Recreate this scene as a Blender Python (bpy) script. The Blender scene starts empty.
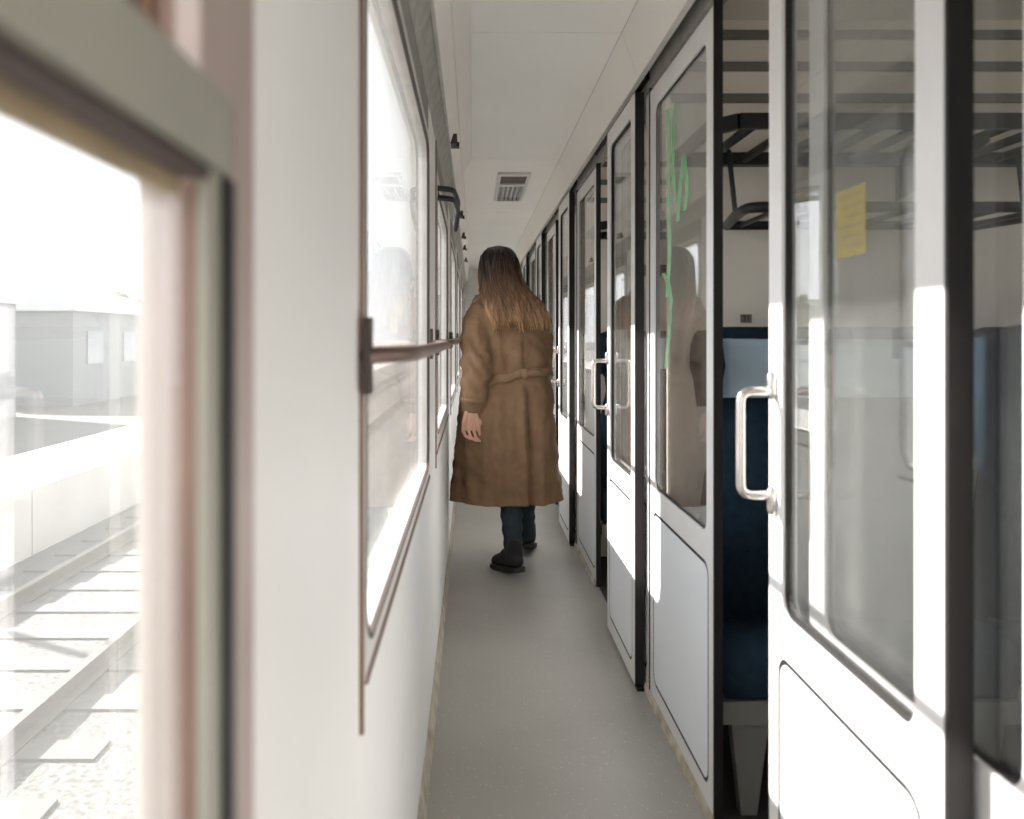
import bpy, bmesh, math, random
from mathutils import Vector, Matrix, noise

random.seed(7)
PI = math.pi
sc = bpy.context.scene
col = sc.collection

# ------------------------------------------------------------------ camera
EYE = 1.22
FPX = 800.0                      # focal length in pixels of the 1024 px wide frame
cd = bpy.data.cameras.new('camera')
cam = bpy.data.objects.new('camera', cd)
col.objects.link(cam)
cam.location = (0, 0, EYE)
cam.rotation_euler = (PI / 2, 0, 0)
cd.sensor_width = 36.0
cd.lens = 36.0 * FPX / 1024.0
cd.shift_x = (512 - 473) / 1024.0
cd.shift_y = -(409.5 - 336) / 1024.0
cd.clip_start = 0.02
cd.clip_end = 2000
cd.dof.use_dof = True
cd.dof.focus_distance = 4.0
cd.dof.aperture_fstop = 3.6
sc.camera = cam

# ------------------------------------------------------------------ world, sun, exposure
w = bpy.data.worlds.new('sky')
sc.world = w
w.use_nodes = True
bg = w.node_tree.nodes['Background']
bg.inputs['Color'].default_value = (0.92, 0.96, 1.0, 1)
bg.inputs['Strength'].default_value = 2.0

sd = bpy.data.lights.new('sun', 'SUN')
sd.energy = 18.0
sd.angle = math.radians(0.7)
sd.color = (1.0, 0.965, 0.925)
sun = bpy.data.objects.new('sun', sd)
col.objects.link(sun)
sun.location = (-20, 9, 15)
sun.rotation_euler = Vector((0.72, -0.37, -0.50)).to_track_quat('-Z', 'Y').to_euler()

vs = sc.view_settings
vs.view_transform = 'Standard'
vs.look = 'None'
vs.exposure = 0.53
vs.gamma = 1.0
vs.use_curve_mapping = False
try:
    sc.cycles.use_denoising = True
    sc.cycles.max_bounces = 14
    sc.cycles.diffuse_bounces = 6
    sc.cycles.glossy_bounces = 5
    sc.cycles.transparent_max_bounces = 40
    sc.cycles.sample_clamp_indirect = 6.0
except Exception:
    pass


# ------------------------------------------------------------------ materials
def s2l(c):
    return tuple(((v / 255.0) / 12.92 if v / 255.0 <= 0.04045 else ((v / 255.0 + 0.055) / 1.055) ** 2.4) for v in c)


def mat(name, rgb, rough=0.5, metal=0.0, var=0.0, vscale=6.0, bump=0.0, bscale=80.0, spec=0.5, rgb2=None, stretch=(1, 1, 1), detail=4):
    m = bpy.data.materials.new(name)
    m.use_nodes = True
    nt = m.node_tree
    b = nt.nodes['Principled BSDF']
    c = s2l(rgb)
    b.inputs['Base Color'].default_value = (*c, 1)
    b.inputs['Roughness'].default_value = rough
    b.inputs['Metallic'].default_value = metal
    b.inputs['Specular IOR Level'].default_value = spec
    tc = nt.nodes.new('ShaderNodeTexCoord')
    mp = nt.nodes.new('ShaderNodeMapping')
    mp.inputs['Scale'].default_value = stretch
    nt.links.new(tc.outputs['Object'], mp.inputs['Vector'])
    if var or rgb2:
        n = nt.nodes.new('ShaderNodeTexNoise')
        n.inputs['Scale'].default_value = vscale
        n.inputs['Detail'].default_value = detail
        nt.links.new(mp.outputs['Vector'], n.inputs['Vector'])
        r = nt.nodes.new('ShaderNodeValToRGB')
        r.color_ramp.elements[0].position = 0.3
        r.color_ramp.elements[1].position = 0.7
        c2 = s2l(rgb2) if rgb2 else tuple(v * (1 - var) for v in c)
        c1 = c if rgb2 else tuple(min(1, v * (1 + var)) for v in c)
        r.color_ramp.elements[0].color = (*c2, 1)
        r.color_ramp.elements[1].color = (*c1, 1)
        nt.links.new(n.outputs['Fac'], r.inputs['Fac'])
        nt.links.new(r.outputs['Color'], b.inputs['Base Color'])
    if bump:
        n2 = nt.nodes.new('ShaderNodeTexNoise')
        n2.inputs['Scale'].default_value = bscale
        n2.inputs['Detail'].default_value = 3
        nt.links.new(mp.outputs['Vector'], n2.inputs['Vector'])
        bp = nt.nodes.new('ShaderNodeBump')
        bp.inputs['Strength'].default_value = bump
        bp.inputs['Distance'].default_value = 0.004
        nt.links.new(n2.outputs['Fac'], bp.inputs['Height'])
        nt.links.new(bp.outputs['Normal'], b.inputs['Normal'])
    return m


def glass(name, tint=(0.95, 0.95, 0.95), r0=0.045, dirt=0.06, dirt_rgb=(225, 226, 222), rough=0.015, dscale=5.0, lo=0.35):
    """clear pane: Schlick mix of transparent and glossy plus a film of scattering dirt"""
    m = bpy.data.materials.new(name)
    m.use_nodes = True
    nt = m.node_tree
    nt.nodes.remove(nt.nodes['Principled BSDF'])
    out = nt.nodes['Material Output']
    tr = nt.nodes.new('ShaderNodeBsdfTransparent')
    tr.inputs['Color'].default_value = (*tint, 1)
    gl = nt.nodes.new('ShaderNodeBsdfGlossy')
    gl.inputs['Roughness'].default_value = rough
    gl.inputs['Color'].default_value = (1, 1, 1, 1)
    lw = nt.nodes.new('ShaderNodeLayerWeight')
    lw.inputs['Blend'].default_value = 0.5
    pw = nt.nodes.new('ShaderNodeMath'); pw.operation = 'POWER'; pw.inputs[1].default_value = 5.0
    ma = nt.nodes.new('ShaderNodeMath'); ma.operation = 'MULTIPLY_ADD'
    ma.inputs[1].default_value = 1 - r0; ma.inputs[2].default_value = r0
    nt.links.new(lw.outputs['Facing'], pw.inputs[0])
    nt.links.new(pw.outputs[0], ma.inputs[0])
    mx = nt.nodes.new('ShaderNodeMixShader')
    nt.links.new(ma.outputs[0], mx.inputs[0])
    nt.links.new(tr.outputs[0], mx.inputs[1])
    nt.links.new(gl.outputs[0], mx.inputs[2])
    # dirt film
    df = nt.nodes.new('ShaderNodeBsdfDiffuse')
    tl = nt.nodes.new('ShaderNodeBsdfTranslucent')
    dc = (*s2l(dirt_rgb), 1)
    df.inputs['Color'].default_value = dc
    tl.inputs['Color'].default_value = dc
    dm = nt.nodes.new('ShaderNodeMixShader'); dm.inputs[0].default_value = 0.55
    nt.links.new(df.outputs[0], dm.inputs[1]); nt.links.new(tl.outputs[0], dm.inputs[2])
    tc = nt.nodes.new('ShaderNodeTexCoord')
    mp = nt.nodes.new('ShaderNodeMapping'); mp.inputs['Scale'].default_value = (1, 2.2, 0.6)
    n = nt.nodes.new('ShaderNodeTexNoise'); n.inputs['Scale'].default_value = dscale; n.inputs['Detail'].default_value = 5
    nt.links.new(tc.outputs['Object'], mp.inputs['Vector']); nt.links.new(mp.outputs['Vector'], n.inputs['Vector'])
    mr = nt.nodes.new('ShaderNodeMapRange')
    mr.inputs['From Min'].default_value = 0.3; mr.inputs['From Max'].default_value = 0.7
    mr.inputs['To Min'].default_value = dirt * lo; mr.inputs['To Max'].default_value = dirt
    nt.links.new(n.outputs['Fac'], mr.inputs['Value'])
    m2 = nt.nodes.new('ShaderNodeMixShader')
    nt.links.new(mr.outputs[0], m2.inputs[0])
    nt.links.new(mx.outputs[0], m2.inputs[1]); nt.links.new(dm.outputs[0], m2.inputs[2])
    nt.links.new(m2.outputs[0], out.inputs['Surface'])
    return m


M = {}
M['wall'] = mat('painted wall', (222, 221, 218), 0.42, var=0.03, vscale=3, bump=0.04, bscale=30)
M['ceil'] = mat('ceiling laminate', (243, 241, 237), 0.55, var=0.02, vscale=2)
M['cornice'] = mat('cornice laminate', (238, 234, 228), 0.5, var=0.02, vscale=2)
M['panel'] = mat('white door laminate', (226, 229, 233), 0.32, var=0.015, vscale=4)
M['stile'] = mat('pale painted frame', (218, 216, 215), 0.35, var=0.03, vscale=8)
M['alu'] = mat('brushed aluminium', (204, 201, 196), 0.4, metal=0.2, var=0.08, vscale=14)
M['greymetal'] = mat('worn grey metal', (158, 156, 150), 0.5, metal=0.2, var=0.22, vscale=14)
M['darkhead'] = mat('grey head strip', (122, 118, 111), 0.5, metal=0.2, var=0.15, vscale=10)
M['black'] = mat('black rubber', (30, 27, 26), 0.55, spec=0.3)
M['blackmetal'] = mat('black painted metal', (28, 28, 29), 0.4)
M['gasket'] = mat('brown black gasket', (62, 50, 46), 0.6)
M['bronze'] = mat('bronze anodised frame', (128, 104, 92), 0.42, metal=0.35, var=0.12, vscale=12)
M['mauve'] = mat('mauve grey frame', (168, 152, 146), 0.4, metal=0.25, var=0.05, vscale=9)
M['olive'] = mat('olive grey sash', (150, 148, 136), 0.45, metal=0.2, var=0.06, vscale=9)
M['wood'] = mat('brown sash wood', (126, 92, 70), 0.45, var=0.15, vscale=20, stretch=(1, 1, .15))
M['blind'] = mat('olive brown blind hem', (136, 120, 94), 0.7, var=0.15, vscale=20)
M['steel'] = mat('polished steel', (196, 190, 186), 0.22, metal=0.9)
M['railmetal'] = mat('worn bronze grab rail', (112, 92, 82), 0.33, metal=0.6, var=0.1, vscale=20)
M['trimdirty'] = mat('dirty cream skirting', (196, 188, 172), 0.6, rgb2=(140, 130, 114), vscale=16)
M['seat'] = mat('navy seat fabric', (34, 50, 63), 0.95, var=0.18, vscale=40, bump=0.3, bscale=300, spec=0.1)
M['cover'] = mat('pale blue headrest cloth', (178, 198, 214), 0.9, var=0.04, vscale=20, bump=0.25, bscale=25, spec=0.1)
M['seatmetal'] = mat('grey seat frame', (136, 134, 128), 0.5, metal=0.3, var=0.08)
M['cream'] = mat('cream compartment laminate', (236, 228, 217), 0.55, var=0.02, vscale=3)
M['greyslat'] = mat('grey slat', (112, 110, 106), 0.5)
M['cfloor'] = mat('dark compartment lino', (56, 52, 48), 0.6, var=0.2, vscale=20)
M['coat'] = mat('camel trench cloth', (130, 103, 79), 0.82, var=0.12, vscale=9, bump=0.25, bscale=160, spec=0.2)
M['belt'] = mat('camel belt cloth', (134, 108, 84), 0.8, var=0.08, vscale=20, bump=0.2, bscale=160, spec=0.2)
M['skin'] = mat('skin', (212, 164, 142), 0.5, var=0.05, vscale=20)
M['scarf'] = mat('cream scarf', (206, 186, 160), 0.9, var=0.1, vscale=30, bump=0.3)
M['trouser'] = mat('dark teal jeans', (36, 48, 56), 0.85, var=0.15, vscale=40, bump=0.2, bscale=400)
M['boot'] = mat('black suede boot', (26, 24, 24), 0.7, var=0.15, vscale=30)
M['sole'] = mat('dark rubber sole', (44, 38, 34), 0.6)
M['yellow'] = mat('yellow notice print', (214, 190, 74), 0.6, var=0.06, vscale=30)
M['green'] = mat('green spray paint', (150, 206, 156), 0.6, var=0.1, vscale=30)
M['ink'] = mat('dark print', (46, 42, 40), 0.6)
M['plate'] = mat('grey number plate', (128, 120, 110), 0.5)
M['ballast'] = mat('railway ballast', (112, 110, 106), 0.9, rgb2=(46, 44, 42), vscale=24, bump=1.0, bscale=24, detail=8)
M['bounce_ground'] = mat('pale concrete paving', (198, 195, 190), 0.85, var=0.05, vscale=1)  # pale tone chosen to bounce light, ground itself is unseen
M['railsteel'] = mat('rail steel', (96, 90, 84), 0.45, metal=0.3)
M['sleeper'] = mat('concrete sleeper', (88, 86, 83), 0.85, var=0.08)
M['platform'] = mat('pale platform concrete', (176, 173, 168), 0.8, var=0.05, vscale=2)
M['shed'] = mat('pale shed cladding', (120, 122, 124), 0.6, var=0.03)
M['shedroof'] = mat('white shed roof', (180, 182, 184), 0.5, var=0.02)
M['pole'] = mat('galvanised pole', (190, 186, 180), 0.5, metal=0.3)
M['leaf'] = mat('grey green foliage', (122, 132, 108), 0.9, rgb2=(84, 96, 74), vscale=3)
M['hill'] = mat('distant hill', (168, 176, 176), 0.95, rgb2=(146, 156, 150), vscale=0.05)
M['winpane'] = mat('dark far glazing', (120, 126, 130), 0.15)
M['lampdark'] = mat('brown lamp end', (84, 70, 62), 0.5)
M['g_out'] = glass('dirty outer window glass', dirt=0.065, dirt_rgb=(232, 233, 230), lo=0.6)
M['g_door'] = glass('door glass', tint=(0.92, 0.925, 0.92), dirt=0.04, r0=0.08)
M['g_far'] = glass('compartment outer glass', dirt=0.1)


def floor_mat():
    m = mat('speckled grey linoleum', (154, 151, 144), 0.4, var=0.07, vscale=2.5, bump=0.05, bscale=120)
    nt = m.node_tree
    b = nt.nodes['Principled BSDF']
    src = b.inputs['Base Color'].links[0].from_socket
    tc = nt.nodes.new('ShaderNodeTexCoord')
    v = nt.nodes.new('ShaderNodeTexVoronoi'); v.inputs['Scale'].default_value = 75
    nt.links.new(tc.outputs['Object'], v.inputs['Vector'])
    r = nt.nodes.new('ShaderNodeValToRGB')
    r.color_ramp.elements[0].position = 0.12; r.color_ramp.elements[0].color = (1, 1, 1, 1)
    r.color_ramp.elements[1].position = 0.22; r.color_ramp.elements[1].color = (0, 0, 0, 1)
    nt.links.new(v.outputs['Distance'], r.inputs['Fac'])
    n = nt.nodes.new('ShaderNodeTexNoise'); n.inputs['Scale'].default_value = 45
    nt.links.new(tc.outputs['Object'], n.inputs['Vector'])
    g = nt.nodes.new('ShaderNodeMath'); g.operation = 'GREATER_THAN'; g.inputs[1].default_value = 0.52
    nt.links.new(n.outputs['Fac'], g.inputs[0])
    mu = nt.nodes.new('ShaderNodeMath'); mu.operation = 'MULTIPLY'
    nt.links.new(r.outputs['Color'], mu.inputs[0]); nt.links.new(g.outputs[0], mu.inputs[1])
    mu2 = nt.nodes.new('ShaderNodeMath'); mu2.operation = 'MULTIPLY'; mu2.inputs[1].default_value = 0.6
    nt.links.new(mu.outputs[0], mu2.inputs[0])
    mx = nt.nodes.new('ShaderNodeMixRGB')
    mx.inputs['Color2'].default_value = (*s2l((205, 202, 194)), 1)
    nt.links.new(mu2.outputs[0], mx.inputs['Fac']); nt.links.new(src, mx.inputs['Color1'])
    nt.links.new(mx.outputs['Color'], b.inputs['Base Color'])
    return m


M['floor'] = floor_mat()


def thin_film(m, cover):
    nt = m.node_tree
    t = nt.nodes.new('ShaderNodeBsdfTransparent')
    x = nt.nodes.new('ShaderNodeMixShader')
    x.inputs[0].default_value = cover
    nt.links.new(t.outputs[0], x.inputs[1])
    nt.links.new(nt.nodes['Principled BSDF'].outputs[0], x.inputs[2])
    nt.links.new(x.outputs[0], nt.nodes['Material Output'].inputs['Surface'])


thin_film(M['green'], 0.5)
thin_film(M['yellow'], 0.62)


def hair_mat(name, ends, mid, top):
    m = bpy.data.materials.new(name)
    m.use_nodes = True
    nt = m.node_tree
    b = nt.nodes['Principled BSDF']
    b.inputs['Roughness'].default_value = 0.42
    tc = nt.nodes.new('ShaderNodeTexCoord')
    sp = nt.nodes.new('ShaderNodeSeparateXYZ')
    nt.links.new(tc.outputs['Object'], sp.inputs[0])
    n = nt.nodes.new('ShaderNodeTexNoise'); n.inputs['Scale'].default_value = 1.0
    n.inputs['Detail'].default_value = 6
    mp = nt.nodes.new('ShaderNodeMapping'); mp.inputs['Scale'].default_value = (70, 70, 5)
    nt.links.new(tc.outputs['Object'], mp.inputs['Vector']); nt.links.new(mp.outputs['Vector'], n.inputs['Vector'])
    ad = nt.nodes.new('ShaderNodeMath'); ad.operation = 'MULTIPLY_ADD'
    ad.inputs[1].default_value = 0.46
    nt.links.new(n.outputs['Fac'], ad.inputs[0]); nt.links.new(sp.outputs['Z'], ad.inputs[2])
    mr = nt.nodes.new('ShaderNodeMapRange')
    mr.inputs['From Min'].default_value = 1.45; mr.inputs['From Max'].default_value = 1.86
    nt.links.new(ad.outputs[0], mr.inputs['Value'])
    r = nt.nodes.new('ShaderNodeValToRGB')
    r.color_ramp.elements[0].color = (*s2l(ends), 1)
    r.color_ramp.elements[1].color = (*s2l(top), 1)
    e = r.color_ramp.elements.new(0.45); e.color = (*s2l(mid), 1)
    nt.links.new(mr.outputs[0], r.inputs['Fac'])
    nt.links.new(r.outputs['Color'], b.inputs['Base Color'])
    return m


M['hair'] = hair_mat('brown hair lighter at the ends', (150, 116, 82), (84, 60, 42), (34, 25, 21))
M['hairlight'] = hair_mat('paler hair strands', (196, 156, 112), (122, 88, 60), (44, 32, 26))  # same ramp as the hair mass in paler tones


# ------------------------------------------------------------------ helpers
def tag(o, label, cat, group=None, kind=None):
    o['label'] = label
    o['category'] = cat
    if group:
        o['group'] = group
    if kind:
        o['kind'] = kind
    return o


def thing(name, loc, label, cat, group=None, kind=None):
    o = bpy.data.objects.new(name, None)
    o.empty_display_size = 0.05
    col.objects.link(o)
    o.location = loc
    return tag(o, label, cat, group, kind)


def wloc(o):
    v = Vector(o.location)
    p = o.parent
    while p:
        v = v + Vector(p.location)
        p = p.parent
    return v


def link(name, me, m, parent=None, smooth=False):
    """mesh data in world coordinates -> one object; under a parent the mesh is moved to the parent's frame"""
    o = bpy.data.objects.new(name, me)
    col.objects.link(o)
    if m is not None and not me.materials:
        me.materials.append(M[m] if isinstance(m, str) else m)
    if smooth:
        for p in me.polygons:
            p.use_smooth = True
    if parent is not None:
        o.parent = parent
        off = wloc(parent)
        if off.length > 0:
            me.transform(Matrix.Translation(-off))
    return o


def obj(name, bm, m, parent=None, bevel=0.0, seg=1, smooth=False):
    if bevel:
        es = [e for e in bm.edges if len(e.link_faces) == 2 and e.calc_face_angle(0) > 0.5]
        bmesh.ops.bevel(bm, geom=es, offset=bevel, segments=seg, affect='EDGES', profile=0.5, clamp_overlap=True)
    bmesh.ops.recalc_face_normals(bm, faces=bm.faces)
    me = bpy.data.meshes.new(name)
    bm.to_mesh(me)
    bm.free()
    return link(name, me, m, parent, smooth)


def box(bm, x0, x1, y0, y1, z0, z1):
    vs_ = [bm.verts.new((x, y, z)) for x in (x0, x1) for y in (y0, y1) for z in (z0, z1)]
    for f in ((0, 1, 3, 2), (4, 6, 7, 5), (0, 4, 5, 1), (2, 3, 7, 6), (0, 2, 6, 4), (1, 5, 7, 3)):
        bm.faces.new([vs_[i] for i in f])
    return bm


def bx(*a):
    return box(bmesh.new(), *a)


def rrect(y0, y1, z0, z1, r, n=5):
    """rounded rectangle loop, counter-clockwise, plus the index of the corner each point belongs to"""
    pts = []
    cs = ((y1 - r, z1 - r, 0), (y0 + r, z1 - r, 1), (y0 + r, z0 + r, 2), (y1 - r, z0 + r, 3))
    for cy, cz, k in cs:
        for i in range(n + 1):
            a = k * PI / 2 + PI / 2 * i / n
            pts.append((cy + r * math.cos(a), cz + r * math.sin(a), k))
    return pts


def ring_plate(bm, outer, inner, x0, x1, r, n=5):
    """plate in the YZ plane: rectangle 'outer' with a rounded hole 'inner', solid between x0 and x1"""
    oy0, oy1, oz0, oz1 = outer
    corner = ((oy1, oz1), (oy0, oz1), (oy0, oz0), (oy1, oz0))
    pts = rrect(*inner, r, n)
    loops = {}
    for x in (x0, x1):
        inn = [bm.verts.new((x, p[0], p[1])) for p in pts]
        out = [bm.verts.new((x, c[0], c[1])) for c in corner]
        loops[x] = (inn, out)
        N = len(pts)
        for i in range(N):
            j = (i + 1) % N
            a, b = pts[i][2], pts[j][2]
            if a == b:
                bm.faces.new((inn[i], inn[j], out[a]))
            else:
                bm.faces.new((inn[i], inn[j], out[b], out[a]))
    (i0, o0), (i1, o1) = loops[x0], loops[x1]
    for L0, L1 in ((i0, i1), (o0, o1)):
        for i in range(len(L0)):
            j = (i + 1) % len(L0)
            bm.faces.new((L0[i], L0[j], L1[j], L1[i]))
    return bm


def rounded_plate(bm, rect, x0, x1, r, n=5):
    pts = rrect(*rect, r, n)
    a = [bm.verts.new((x0, p[0], p[1])) for p in pts]
    b = [bm.verts.new((x1, p[0], p[1])) for p in pts]
    bm.faces.new(a); bm.faces.new(b[::-1])
    for i in range(len(a)):
        j = (i + 1) % len(a)
        bm.faces.new((a[i], a[j], b[j], b[i]))
    return bm


def rounded_ring(bm, outer, t, x0, x1, r, n=5):
    """gasket: ring between a rounded rectangle and the same one shrunk by t"""
    y0, y1, z0, z1 = outer
    po = rrect(y0, y1, z0, z1, r, n)
    pi_ = rrect(y0 + t, y1 - t, z0 + t, z1 - t, max(r - t, 0.002), n)
    L = []
    for P, x in ((po, x0), (po, x1), (pi_, x1), (pi_, x0)):
        L.append([bm.verts.new((x, p[0], p[1])) for p in P])
    N = len(po)
    for k in range(4):
        A, B = L[k], L[(k + 1) % 4]
        for i in range(N):
            j = (i + 1) % N
            bm.faces.new((A[i], A[j], B[j], B[i]))
    return bm


def prism_y(bm, prof, y0, y1):
    a = [bm.verts.new((p[0], y0, p[1])) for p in prof]
    b = [bm.verts.new((p[0], y1, p[1])) for p in prof]
    bm.faces.new(a[::-1]); bm.faces.new(b)
    for i in range(len(a)):
        j = (i + 1) % len(a)
        bm.faces.new((a[i], a[j], b[j], b[i]))
    return bm


def prism_x(bm, prof, x0, x1):
    a = [bm.verts.new((x0, p[0], p[1])) for p in prof]
    b = [bm.verts.new((x1, p[0], p[1])) for p in prof]
    bm.faces.new(a); bm.faces.new(b[::-1])
    for i in range(len(a)):
        j = (i + 1) % len(a)
        bm.faces.new((a[i], a[j], b[j], b[i]))
    return bm


def tube(bm, path, radii, n=10, caps=True, sx=1.0):
    """tapered tube along a path, rounded at both ends"""
    path = [Vector(p) for p in path]
    if not isinstance(radii, (list, tuple)):
        radii = [radii] * len(path)
    P, R = list(path), list(radii)
    if caps:
        d0 = (path[0] - path[1]).normalized(); d1 = (path[-1] - path[-2]).normalized()
        r0, r1 = radii[0], radii[-1]
        pre = [(path[0] + d0 * r0 * math.sin(a), r0 * math.cos(a)) for a in (1.5, 1.1, 0.6)]
        post = [(path[-1] + d1 * r1 * math.sin(a), r1 * math.cos(a)) for a in (0.6, 1.1, 1.5)]
        P = [p for p, _ in pre] + P + [p for p, _ in post]
        R = [r for _, r in pre] + R + [r for _, r in post]
    rings = []
    up = None
    for i, p in enumerate(P):
        t = (P[min(i + 1, len(P) - 1)] - P[max(i - 1, 0)]).normalized()
        if up is None:
            up = Vector((0, 0, 1)) if abs(t.z) < 0.9 else Vector((1, 0, 0))
        u = (up - t * up.dot(t)).normalized()
        v = t.cross(u)
        up = u
        rings.append([bm.verts.new(p + (u * math.cos(2 * PI * k / n) + v * math.sin(2 * PI * k / n) * sx) * R[i]) for k in range(n)])
    for A, B in zip(rings, rings[1:]):
        for k in range(n):
            j = (k + 1) % n
            bm.faces.new((A[k], A[j], B[j], B[k]))
    bm.faces.new(rings[0][::-1]); bm.faces.new(rings[-1])
    return bm


def arc_path(pts, r, n=4):
    """polyline with its inner corners rounded"""
    pts = [Vector(p) for p in pts]
    out = [pts[0]]
    for a, b, c in zip(pts, pts[1:], pts[2:]):
        d1 = (a - b); d2 = (c - b)
        rr = min(r, d1.length * 0.49, d2.length * 0.49)
        p1 = b + d1.normalized() * rr; p2 = b + d2.normalized() * rr
        for i in range(n + 1):
            t = i / n
            out.append((1 - t) ** 2 * p1 + 2 * t * (1 - t) * b + t * t * p2)
    out.append(pts[-1])
    return out


def ellipsoid(bm, c, r, seg=20, rings=14):
    res = bmesh.ops.create_uvsphere(bm, u_segments=seg, v_segments=rings, radius=1)
    for v in res['verts']:
        v.co = Vector((v.co.x * r[0] + c[0], v.co.y * r[1] + c[1], v.co.z * r[2] + c[2]))
    return bm


def remesh(bm, voxel, smooth=2):
    """union of overlapping closed shapes into one continuous surface"""
    bmesh.ops.recalc_face_normals(bm, faces=bm.faces)
    me = bpy.data.meshes.new('tmp')
    bm.to_mesh(me); bm.free()
    o = bpy.data.objects.new('tmp', me)
    col.objects.link(o)
    md = o.modifiers.new('r', 'REMESH'); md.mode = 'VOXEL'; md.voxel_size = voxel
    if smooth:
        s = o.modifiers.new('s', 'SMOOTH'); s.factor = 0.5; s.iterations = smooth
    dg = bpy.context.evaluated_depsgraph_get()
    new = bpy.data.meshes.new_from_object(o.evaluated_get(dg))
    bpy.data.objects.remove(o); bpy.data.meshes.remove(me)
    return new


def copy_tree(o, parent=None):
    c = o.copy()
    col.objects.link(c)
    if parent is not None:
        c.parent = parent
    for ch in list(o.children):
        copy_tree(ch, c)
    return c


def text_mesh(txt, size, name):
    cu = bpy.data.curves.new(name, 'FONT')
    cu.body = txt; cu.size = size; cu.align_x = 'CENTER'; cu.align_y = 'CENTER'
    cu.extrude = 0.0004
    o = bpy.data.objects.new('tmp', cu)
    col.objects.link(o)
    dg = bpy.context.evaluated_depsgraph_get()
    me = bpy.data.meshes.new_from_object(o.evaluated_get(dg))
    bpy.data.objects.remove(o)
    return me


# ------------------------------------------------------------------ layout of the carriage (metres)
XL = -0.134            # inner face of the window wall
XR = 0.600             # corridor face of the compartment wall
XRB = 0.619
XD0, XD1 = 0.560, 0.588  # sliding door leaf
P = 1.90               # compartment pitch
Y0, YE = -1.0, 12.2
ZC = 2.24              # corridor ceiling
XO = 3.08              # outer wall of the compartments
WZ0, WZ1 = 0.80, 1.82
NW = 7                 # windows j = -1 .. 5

# ------------------------------------------------------------------ floor
fl = obj('floor', bx(XL, XR + 0.012, Y0, YE, -0.06, 0.0), 'floor')
tag(fl, 'grey speckled linoleum floor of the narrow corridor', 'floor', kind='structure')
cf = obj('floor', bx(XR + 0.012, XO, Y0, YE, -0.06, -0.002), 'cfloor')
tag(cf, 'dark floor inside the seating compartments', 'floor', kind='structure')

# ------------------------------------------------------------------ ceiling
ce = thing('ceiling', (0.25, Y0, ZC), 'cream ceiling of the corridor made of long flat panels', 'ceiling', kind='structure')
seams = [Y0] + [2.69 + 1.92 * n - 1.92 for n in range(0, 7)] + [YE]
for a, b in zip(seams, seams[1:]):
    xl = -0.006 if a < 4.5 else -0.055
    obj('ceiling_panel', bx(xl, 0.499, a + 0.0025, b - 0.0025, ZC, ZC + 0.012), 'ceil', ce)
obj('backing', bx(XL - 0.09, XO + 0.05, Y0, YE, ZC + 0.014, ZC + 0.06), 'greymetal', ce)  # unseen roof slab, put above the panels to block light

# ceiling lamp with louvre
lamp = thing('ceiling_lamp', (0.258, 5.45, ZC), 'small louvred ceiling lamp with a brown end above the corridor', 'lamp')
lx0, lx1 = 0.176, 0.342
obj('frame', ring_plate(bmesh.new(), (4.98, 5.95, lx0 - 0.02, lx1 + 0.02), (5.01, 5.92, lx0, lx1), 0, 0.02, 0.006), 'stile', None)
fr = bpy.data.objects['frame']
fr.data.transform(Matrix(((0, 0, 1, 0), (0, 1, 0, 0), (1, 0, 0, ZC - 0.022), (0, 0, 0, 1))))
fr.data.transform(Matrix.Translation(-Vector(lamp.location)))
fr.parent = lamp
obj('end_plate', bx(lx0, lx1, 5.012, 5.285, ZC - 0.012, ZC - 0.004), 'lampdark', lamp)
obj('divider', bx(lx0, lx1, 5.285, 5.345, ZC - 0.022, ZC - 0.002), 'stile', lamp)
obj('reflector', bx(lx0, lx1, 5.345, 5.918, ZC - 0.006, ZC - 0.002), 'steel', lamp)
for i in range(5):
    x = lx0 + 0.018 + i * 0.031
    obj('louvre', bx(x, x + 0.005, 5.35, 5.915, ZC - 0.022, ZC - 0.006), 'darkhead', lamp)

# ------------------------------------------------------------------ cornice on the compartment side
tr = thing('trim_1', (0.53, Y0, 2.09), 'sloping cream cornice above the compartment doors', 'cornice', kind='structure')
for a, b in zip(seams, seams[1:]):
    prof = [(0.555, 2.085), (0.500, ZC - 0.001), (0.509, ZC - 0.001), (0.567, 2.087)]
    obj('cornice_panel', prism_y(bmesh.new(), prof, a + 0.002, b - 0.002), 'cornice', tr)
obj('lip', bx(0.553, 0.569, Y0, YE, 2.079, 2.0845), 'alu', tr)

# ------------------------------------------------------------------ cove on the window side
tl = thing('trim_2', (XL, Y0, 1.92), 'stepped cove of grey metal and cream panels above the windows', 'cornice', kind='structure')
XB = XL - 0.055
obj('curtain_track', prism_y(bmesh.new(), [(XB, 1.922), (XL, 1.922), (-0.128, 1.965), (-0.103, 2.02), (XB, 2.02)], Y0, YE), 'greymetal', tl)
obj('cove_panel', prism_y(bmesh.new(), [(XB, 2.023), (-0.100, 2.023), (-0.062, 2.136), (XB, 2.136)], Y0, YE), 'cornice', tl)
obj('cove_panel', prism_y(bmesh.new(), [(XB, 2.139), (-0.058, 2.139), (-0.006, ZC), (XB, ZC)], Y0, 4.60), 'cornice', tl)
obj('cove_panel', prism_y(bmesh.new(), [(XB, 2.139), (-0.066, 2.139), (-0.055, ZC), (XB, ZC)], 4.605, YE), 'cornice', tl)
obj('cove_rib', bx(-0.1035, -0.094, Y0, YE, 2.016, 2.026), 'alu', tl)

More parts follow.
